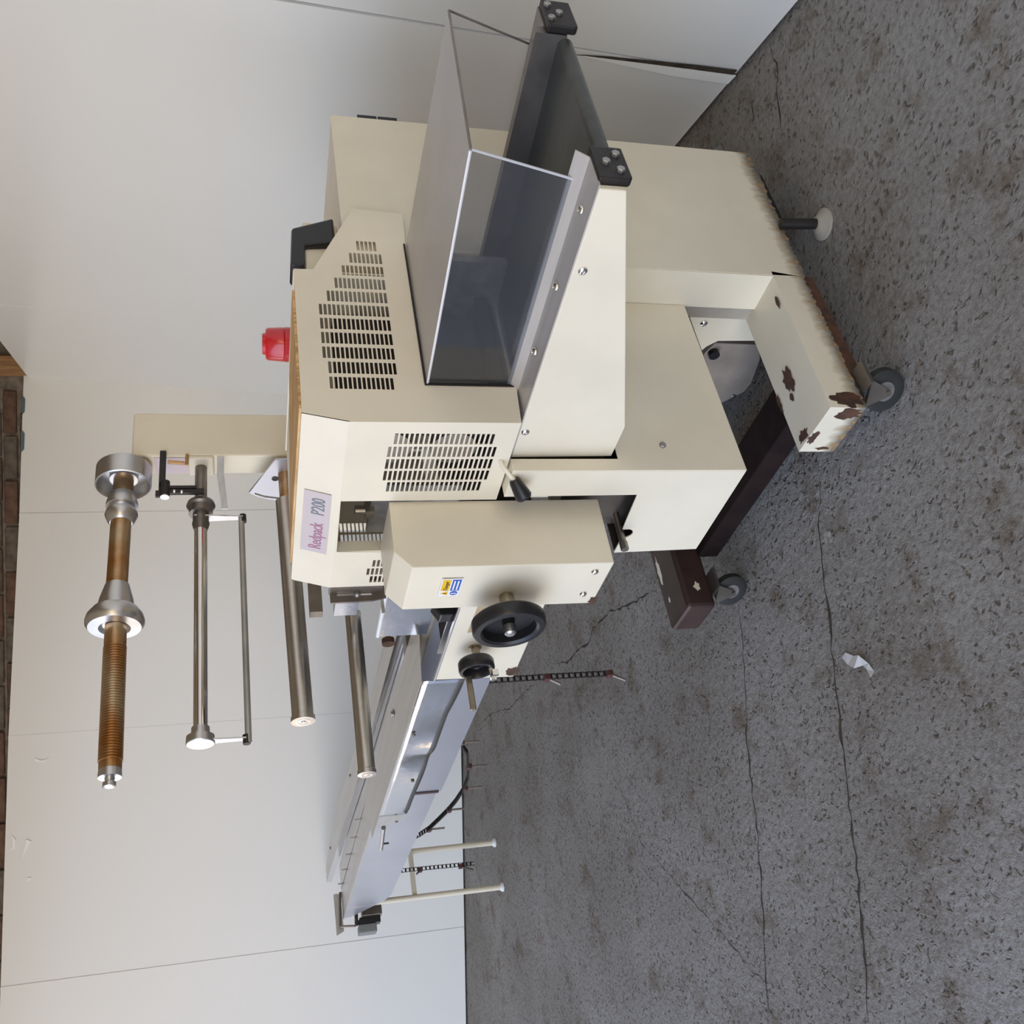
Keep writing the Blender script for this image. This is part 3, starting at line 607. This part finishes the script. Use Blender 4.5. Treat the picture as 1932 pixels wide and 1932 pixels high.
# brake linkage
b = B()
box(b, -2.378, -2.366, 1.72, 1.86, 1.705, 1.722); box(b, -2.378, -2.366, 1.73, 1.745, 1.70, 1.72); box(b, -2.376, -2.366, 1.722, 1.735, 1.62, 1.715)
box(b, -2.378, -2.366, 1.71, 1.725, 1.60, 1.70); cyl(b, (-2.37, 1.75, 1.705), (-2.37, 1.70, 1.705), .013); box(b, -2.376, -2.368, 1.70, 1.72, 1.705, 1.73)
obj('brake_linkage', b, BLACKM, post)
b = B(); cyl(b, (-2.372, 1.85, 1.648), (-2.372, 1.81, 1.648), .005); tube(b, [(-2.374, 1.825, 1.70), (-2.374, 1.82, 1.655)], .006, 8); obj('brake_spring', b, RUSTS, post, smooth=True)
b = B()
for p in ((-2.366, 1.715, 1.68), (-2.366, 1.713, 1.66)): bolt_round(b, p, (.6, -.8, 0), .0055, .005)
lathe(b, (-2.37, 1.70, 1.705), (0, -1, 0), [(0, .0125), (.003, .0125), (.003, .006)], 20); obj('linkage_bolt', b, ALU, post, smooth=True)
# bracket strip hanging from the post
b = B(); prism(b, [(-2.38, 1.845, 1.565), (-2.38, 1.845, 1.545), (-2.38, 1.78, 1.545), (-2.38, 1.66, 1.535), (-2.38, 1.66, 1.552), (-2.38, 1.78, 1.565)], (.004, 0, 0)); obj('stop_strap', b, STEEL, post)
# quarter plate with slot, big roller
b = B()
plate(b, 'y', 1.795, 1.801, [(-2.3266, 1.4021), (-2.4884, 1.4752), (-2.508, 1.4519), (-2.5225, 1.4205), (-2.5345, 1.3808), (-2.5355, 1.3329), (-2.3217, 1.3405)], [[(-2.4859, 1.4582), (-2.5029, 1.4286), (-2.515, 1.3765), (-2.5248, 1.3747), (-2.5126, 1.4285), (-2.4955, 1.4597)]])
qd = obj('slotted_quadrant', b, LAV, W, label='bluish grey quadrant plate with curved slot')
b = B(); lathe(b, (-2.4169, 1.795, 1.4004), (0, -1, 0), [(0, .010), (.002, .010), (.002, .006), (.001, .006), (.001, .003)], 20); obj('quadrant_screw', b, BLACKM, qd, smooth=True)
R1X = -2.40
b = B(); cyl(b, (R1X, 1.84, 1.372), (R1X, 1.70, 1.368), .022); obj('roller_bush', b, RUSTS, W, smooth=True)
b = B(); lathe(b, (R1X, 1.70, 1.374), (0, -1, -.0275), [(0, .0285), (.672, .0275), (.674, .0305), (.687, .0305)], 44); rl = obj('idler_roller', b, ROLLER, W, smooth=True, label='long upper idler roller on the infeed side')
b = B(); lathe(b, (R1X, 1.0135, 1.3545), (0, -1, 0), [(0, .030), (.001, .018), (.0015, .018), (.0015, .013), (.001, .013), (.0015, .006), (.003, .006)], 32); obj('roller_end_cap', b, ALU, rl, smooth=True)
# lower roller with slotted bracket
b = B(); plate(b, 'y', 1.245, 1.251, [(-2.165, 1.292), (-2.165, 1.16), (-2.095, 1.16), (-2.095, 1.292)]); plate(b, 'x', -2.166, -2.160, [(1.22, 1.289), (1.27, 1.289), (1.27, 1.15), (1.23, 1.15), (1.222, 1.186)], [[(1.238, 1.272), (1.244, 1.272), (1.244, 1.185), (1.238, 1.185)]])
br = obj('slotted_bracket', b, STEELD, W)
b = B(); box(b, -2.169, -2.161, 1.2385, 1.2435, 1.186, 1.213); obj('slot_gauge', b, WHT, br)
b = B(); bolt_round(b, (-2.160, 1.241, 1.222), (1, 0, 0), .009, .008); obj('bracket_bolt', b, GAL, br, smooth=True)
b = B(); box(b, -2.305, -2.240, 1.262, 1.30, 1.209, 1.269); lathe(b, (-2.274, 1.2621, 1.239), (0, -1, 0), [(0, .017), (.0006, .017), (.0008, .015)], 28); cbk = obj('clamp_block', b, LAV, br, bevel=.002)
b = B(); box(b, -2.215, -2.17, 1.262, 1.266, 1.148, 1.160); box(b, -2.218, -2.214, 1.215, 1.266, 1.148, 1.156); obj('thin_bracket', b, ALU, br)
b = B(); lathe(b, (-2.38, 1.31, 1.210), (0, -1, -.003), [(0, .0215), (.444, .0215), (.446, .0235), (.456, .0235)], 40); r2 = obj('idler_roller', b, ROLLER, W, smooth=True, label='long lower idler roller on the infeed side')
b = B(); lathe(b, (-2.38, .8538, 1.2085), (0, -1, 0), [(0, .023), (.001, .013), (.0015, .013), (.001, .009), (.002, .004)], 28); obj('roller_end_cap', b, ALU, r2, smooth=True)
b = B(); box(b, -2.315, -2.285, 1.265, 1.50, 1.298, 1.331); obj('square_bar', b, STEELD, W, bevel=.001)

# ================================================================= INFEED CONVEYOR
I = thing('infeed_conveyor', 'long steel infeed chain conveyor on white legs with a small black handwheel', 'conveyor', (-4.3, 1.53, 0))
# frame side plates (lavender grey) and tray
ZT = .945
XE = -6.28
b = B(); plate(b, 'y', 1.384, 1.388, [(-2.2, .935), (XE, .935), (XE+.0, .90), (-5.98, .735), (-5.86, .705), (-4.14, .700), (-4.14, .682), (-2.2, .682)])
fr = obj('side_plate', b, LAV, I, label='near lavender-grey side plate')
b = B(); box(b, -4.145, -4.125, 1.379, 1.384, .694, .80); obj('joint_strip', b, BROWN, fr)
b = B(); plate(b, 'y', 1.681, 1.685, [(-2.2, .935), (XE, .935), (XE, .75), (-5.86, .705), (-2.2, .700)]); obj('side_plate', b, LAV, I, label='far side plate')
b = B(); box(b, XE-.02, -2.2, 1.382, 1.545, .935, ZT); box(b, XE-.02, -2.2, 1.555, 1.70, .935, ZT); tr = obj('tray', b, STEEL, I, bevel=.001, label='flat steel tray split by the chain slot')
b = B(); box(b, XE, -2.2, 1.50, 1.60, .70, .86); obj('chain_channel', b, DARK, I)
# near guide: flange + skirt
b = B(); prism(b, [(-2.70, 1.241, .985), (-4.245, 1.241, .982), (-4.30, 1.33, .982), (-4.45, 1.445, .982), (-3.884, 1.473, .982), (-3.444, 1.480, .982), (-2.30, 1.415, .985), (-2.30, 1.372, .985), (-2.64, 1.372, .985)], (0, 0, -.002))
ng = obj('guide_rail', b, STEEL, I, label='near product guide with wide top flange')
b = B()
sk = [(-2.695, .850), (-2.768, .852), (-2.945, .863), (-3.095, .860), (-3.396, .865), (-3.667, .869), (-3.90, .866), (-3.96, .872)]
import itertools
N = 46; top = .984; prev = None
for i in range(N+1):
    x = -2.695 + (-3.955+2.695)*i/N
    for (xa, za), (xb, zb) in zip(sk, sk[1:]):
        if xb <= x <= xa: zb_ = za + (zb-za)*(xa-x)/(xa-xb)
    t = (x+2.695)/-1.55
    bulge = .012*math.exp(-((t-.34)/.06)**2) - .010*math.exp(-((t-.42)/.04)**2) + .010*math.exp(-((t-.86)/.04)**2) + .004*math.sin(t*14)
    col_ = []
    for k in range(7):
        f = k/6; col_.append(b.verts.new((x, 1.241 - bulge*f*f, top + (zb_-top)*f)))
    if prev:
        for k in range(6): b.faces.new((prev[k], col_[k], col_[k+1], prev[k+1]))
    prev = col_
sko = obj('guide_skirt', b, STEELB, I, smooth=True, label='wavy bright sheet-steel skirt')
b = B(); prism(b, [(-3.955, 1.241, .984), (-3.955, 1.241, .874), (-4.10, 1.262, .874), (-4.245, 1.283, .974), (-4.245, 1.283, .982)], (0, .002, 0)); obj('skirt_fold', b, STEEL, I)
md = sko.modifiers.new('thick', 'SOLIDIFY'); md.thickness = .002; md.offset = -1
for p in ((-3.55, 1.236, .90), (-4.02, 1.236, .905), (-3.10, 1.236, .955)):
    b = B(); bolt_hex(b, p, (0, -1, 0), .007, .005); obj('bolt', b, STEELD, ng)
b = B(); lathe(b, (-3.30, 1.40, .985), (0, 0, 1), [(0, .018), (.002, .018), (.002, .010), (.008, .010), (.008, .006)], 6); obj('bolt', b, GAL, ng)
b = B(); cyl(b, (-4.30, 1.30, .922), (-4.62, 1.30, .900), .010, seg=16); rd = obj('support_rod', b, ALU, I, smooth=True)
b = B(); cyl(b, (-4.54, 1.30, .900), (-4.54, 1.30, .872), .0045, seg=8); obj('rod_pin', b, BLACKM, rd)
# far guide
fx = [(-2.3, 1.560), (-3.07, 1.584), (-3.853, 1.609), (-4.571, 1.629), (-5.351, 1.675), (-6.90, 1.760)]
fo = [(-2.3, 1.70), (-3.309, 1.712), (-3.944, 1.723), (-4.555, 1.784), (-5.6, 1.87), (-6.07, 1.90), (-6.90, 1.85)]
b = B()
for (xa, ya), (xb, yb) in zip(fx, fx[1:]): prism(b, [(xa, ya, ZT+.004), (xb, yb, ZT+.004), (xb, yb, .982), (xa, ya, .982)], (0, .002, 0))
obj('guide_face', b, STEELB, I, label='blue-reflecting inner face of the far guide')
b = B(); prism(b, [(x, y, .984) for x, y in fx] + [(x, y, .984) for x, y in fo[::-1]], (0, 0, -.002)); fg = obj('guide_rail', b, STEEL, I, label='far product guide with top flange')
for p in ((-3.95, 1.68, .984), (-4.9, 1.76, .984), (-6.4, 1.84, .984)):
    b = B(); bolt_hex(b, p, (0, 0, 1), .010, .006); obj('bolt', b, STEELD, fg)
# pusher pins on the tray
for i in range(6):
    x = -4.95 - i*.298
    b = B(); cyl(b, (x, 1.55, .93), (x, 1.55, .975), .0055, .0035, seg=10); obj('pusher_pin', b, STEELD, I, smooth=True)
# acrylic and knob by the hood
b = B(); box(b, -2.585, -2.20, 1.340, 1.346, .972, 1.118); obj('end_shield', b, STEELB, I, bevel=.001, label='upright bright shield plate next to the hood')
b = B(); tube(b, [(-2.20, 1.343, 1.122), (-2.585, 1.343, 1.118)], .007, 10); obj('shield_edge', b, WHT, I, smooth=True)
b = B(); lathe(b, (-3.02, 1.575, 1.02), (0, -1, 0), [(0, .008), (.02, .008), (.021, .022), (.04, .022), (.041, .012)], 20); obj('rusty_knob', b, RUST, I, smooth=True)
b = B(); box(b, -3.00, -2.92, 1.47, 1.60, .955, .975); obj('pusher_lug', b, STEELD, I)
# infeed drive housing
b = B(); plate(b, 'y', 1.198, 1.202, [(-2.0, .962), (-2.598, .961), (-2.61, .725), (-2.0, .737)]); dh = obj('drive_housing', b, PAINT, I, bevel=.001, label='white drive housing front with tan name label')
b = B(); box(b, -2.602, -2.0, 1.194, 1.204, .9615, .9665); obj('housing_lip', b, ALU, dh, bevel=.001)
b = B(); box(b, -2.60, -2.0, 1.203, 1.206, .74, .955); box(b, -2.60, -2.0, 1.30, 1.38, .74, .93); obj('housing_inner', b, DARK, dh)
b = B(); box(b, -2.56, -2.1, 1.262, 1.266, .80, .955); obj('inner_steel_plate', b, STEEL, dh)
b = B(); plate(b, 'x', -2.28, -2.24, [(1.215, 1.0), (1.25, 1.02), (1.258, .93), (1.215, .93)]); cyl(b, (-2.26, 1.255, .97), (-2.26, 1.225, .97), .02); obj('black_clamp', b, BLACK, dh, bevel=.004)
obj('paint_chip', blotch('y', -2.57, .735, .03, .022, 1.1978, seed=41), RUST, dh)
b = B(); plate(b, 'y', 1.1972, 1.1979, [(-2.312, .918), (-2.05, .914), (-2.05, .846), (-2.306, .849)]); obj('name_label', b, LABEL2, dh)
text('label_lettering', 'Redpack', INKR, .040, (-2.300, 1.1968, .878), (1, 0, 0), (0, 0, 1), dh, shear=.15, sx=.82)
b = B(); lathe(b, (-2.40, 1.198, .880), (0, -1, 0), [(0, .018), (.004, .018), (.005, .012), (.05, .012)], 24); obj('wheel_shaft', b, BRASS, dh, smooth=True)
handwheel(-2.40, 1.135, .885, .050, dh, 'small black handwheel with handle')
b = B(); box(b, -2.425, -2.415, 1.02, 1.12, .898, .915); obj('crank_handle', b, BRASS, dh, bevel=.003)
b = B(); lathe(b, (-2.385, 1.125, .850), (0, -1, -.2), [(0, .008), (.012, .007), (.016, .004)], 12)
box(b, -2.405, -2.395, 1.095, 1.112, .835, .850); box(b, -2.375, -2.365, 1.095, 1.112, .835, .852); obj('wing_nut', b, CHROME, dh, smooth=True)
# legs
for yy, xx in ((1.40, -6.05), (1.676, -6.08)):
    b = B(); tube(b, [(xx, yy, .012), (xx, yy, .93)], .0165, 16); lg = obj('leg', b, PAINT, I, smooth=True)
    b = B(); lathe(b, (xx, yy, 0), (0, 0, 1), [(0, .027), (.008, .027), (.018, .019), (.022, .017)], 20); obj('leg_foot', b, WHT, lg, smooth=True)
b = B(); box(b, -6.085, -6.05, 1.40, 1.676, .525, .55); obj('leg_crossbar', b, PAINT, I)
# far end bracket, sensor box
b = B()
tube(b, [(-6.30, 1.54, .951), (-6.30, 1.343, .962)], .007, 6); tube(b, [(-6.30, 1.343, .962), (-6.30, 1.335, .870)], .007, 6); tube(b, [(-6.30, 1.335, .868), (-6.30, 1.47, .862)], .012, 6)
eb = obj('end_bracket', b, STEELD, I)
b = B(); prism(b, [(-6.33, 1.54, .99), (-6.33, 1.30, .985), (-6.33, 1.32, .94), (-6.33, 1.54, .95)], (-.003, 0, 0)); obj('end_flap', b, STEEL, I)
b = B(); box(b, -6.36, -6.27, 1.285, 1.335, .75, .858); sb = obj('sensor_box', b, GREYP, I, bevel=.006, label='grey end box with black cap')
b = B(); box(b, -6.33, -6.25, 1.375, 1.43, .715, .835); obj('terminal_box', b, STEELD, I, bevel=.004)
b = B(); box(b, -6.34, -6.27, 1.337, 1.373, .725, .85); tube(b, [(-6.30, 1.355, .84), (-6.30, 1.35, .875)], .014, 10); obj('sensor_cap', b, BLACK, I, kind='stuff')
b = B(); box(b, -6.29, -6.02, 1.42, 1.60, .84, .93); obj('tail_roller_box', b, STEEL, I)
# hanging chains
def chain_links(pts, name='drive_chain', pitch=.0125):
    b = B(); P = [Vector(p) for p in pts]
    # even samples
    out = [P[0]]; acc = 0
    for a, c in zip(P, P[1:]):
        L_ = (c-a).length; n = max(1, int(round(L_/pitch)))
        for i in range(1, n+1): out.append(a.lerp(c, i/n))
    for i, (a, c) in enumerate(zip(out, out[1:])):
        d = (c-a).normalized(); s = Vector((0, 1, 0)); n = d.cross(s)
        wv = .0100 if i % 2 else .0085
        for k in (-1, 1):
            q = [a - d*.002 + n*.005 + s*wv*k, c + d*.002 + n*.005 + s*wv*k, c + d*.002 - n*.003 + s*wv*k, a - d*.002 - n*.003 + s*wv*k]
            prism(b, q, s*.0016*k)
        if i % 2: cyl(b, a - s*.0085, a + s*.0085, .0055, seg=6)
    return obj(name, b, BLACKM, I, kind='stuff')
def lug(p, d, name='pusher_lug'):
    p = Vector(p); b = B(); d = Vector(d)
    tube(b, [p, p+d*.4, p+d], .0055, 8); lg_ = obj(name, b, STEELD, I)
    b = B(); box(b, p.x-.016, p.x+.016, p.y-.012, p.y+.012, p.z-.012, p.z+.012); obj('lug_base', b, mat_red, lg_, bevel=.003)
mat_red = mat('red_brown_plastic', (.10, .035, .03), .5)
chain_links([(-3.40, 1.55, .70), (-3.398, 1.55, .35), (-3.402, 1.55, .09)])
chain_links([(-6.00, 1.55, .72), (-6.01, 1.55, .45), (-6.025, 1.55, .16)])
chain_links([(-3.93, 1.55, .70), (-4.001, 1.55, .605), (-4.15, 1.55, .54), (-4.318, 1.55, .507), (-4.46, 1.55, .482), (-4.623, 1.55, .473), (-4.80, 1.55, .484), (-4.936, 1.55, .502), (-5.08, 1.55, .53), (-5.212, 1.55, .558), (-5.32, 1.55, .60), (-5.45, 1.55, .69)])
for p, d in (((-3.385, 1.54, .36), (.0, -.03, -.05)), ((-3.385, 1.54, .10), (.0, -.03, -.06)), ((-4.02, 1.55, .59), (0, 0, -.08)), ((-4.33, 1.55, .50), (0, 0, -.085)), ((-4.63, 1.55, .465), (0, 0, -.085)),
             ((-4.94, 1.55, .495), (.0, 0, -.08)), ((-5.24, 1.55, .555), (0, 0, -.085)), ((-6.0, 1.54, .50), (.04, -.03, .03)), ((-6.02, 1.54, .25), (-.03, -.02, -.08)), ((-5.62, 1.55, .70), (0, 0, -.04)), ((-3.50, 1.5, .68), (0, 0, -.03))):
    lug(p, d)

# ================================================================= LITTER ON THE FLOOR
b = B(); pts = [(-2.062, .944), (-2.045, .915), (-2.02, .893), (-1.993, .887), (-1.980, .870), (-1.972, .845), (-1.960, .855), (-1.965, .88), (-1.985, .912), (-2.015, .925), (-2.035, .945)]
vs = [b.verts.new((x, y, .003+.004*(i % 3))) for i, (x, y) in enumerate(pts)]; b.faces.new(vs); bmesh.ops.triangulate(b, faces=b.faces)
sc = obj('plastic_scrap', b, LAMPGLASS); sc['label'] = 'small crumpled clear plastic scrap lying on the concrete floor'; sc['category'] = 'litter'
md = sc.modifiers.new('thick', 'SOLIDIFY'); md.thickness = .0008
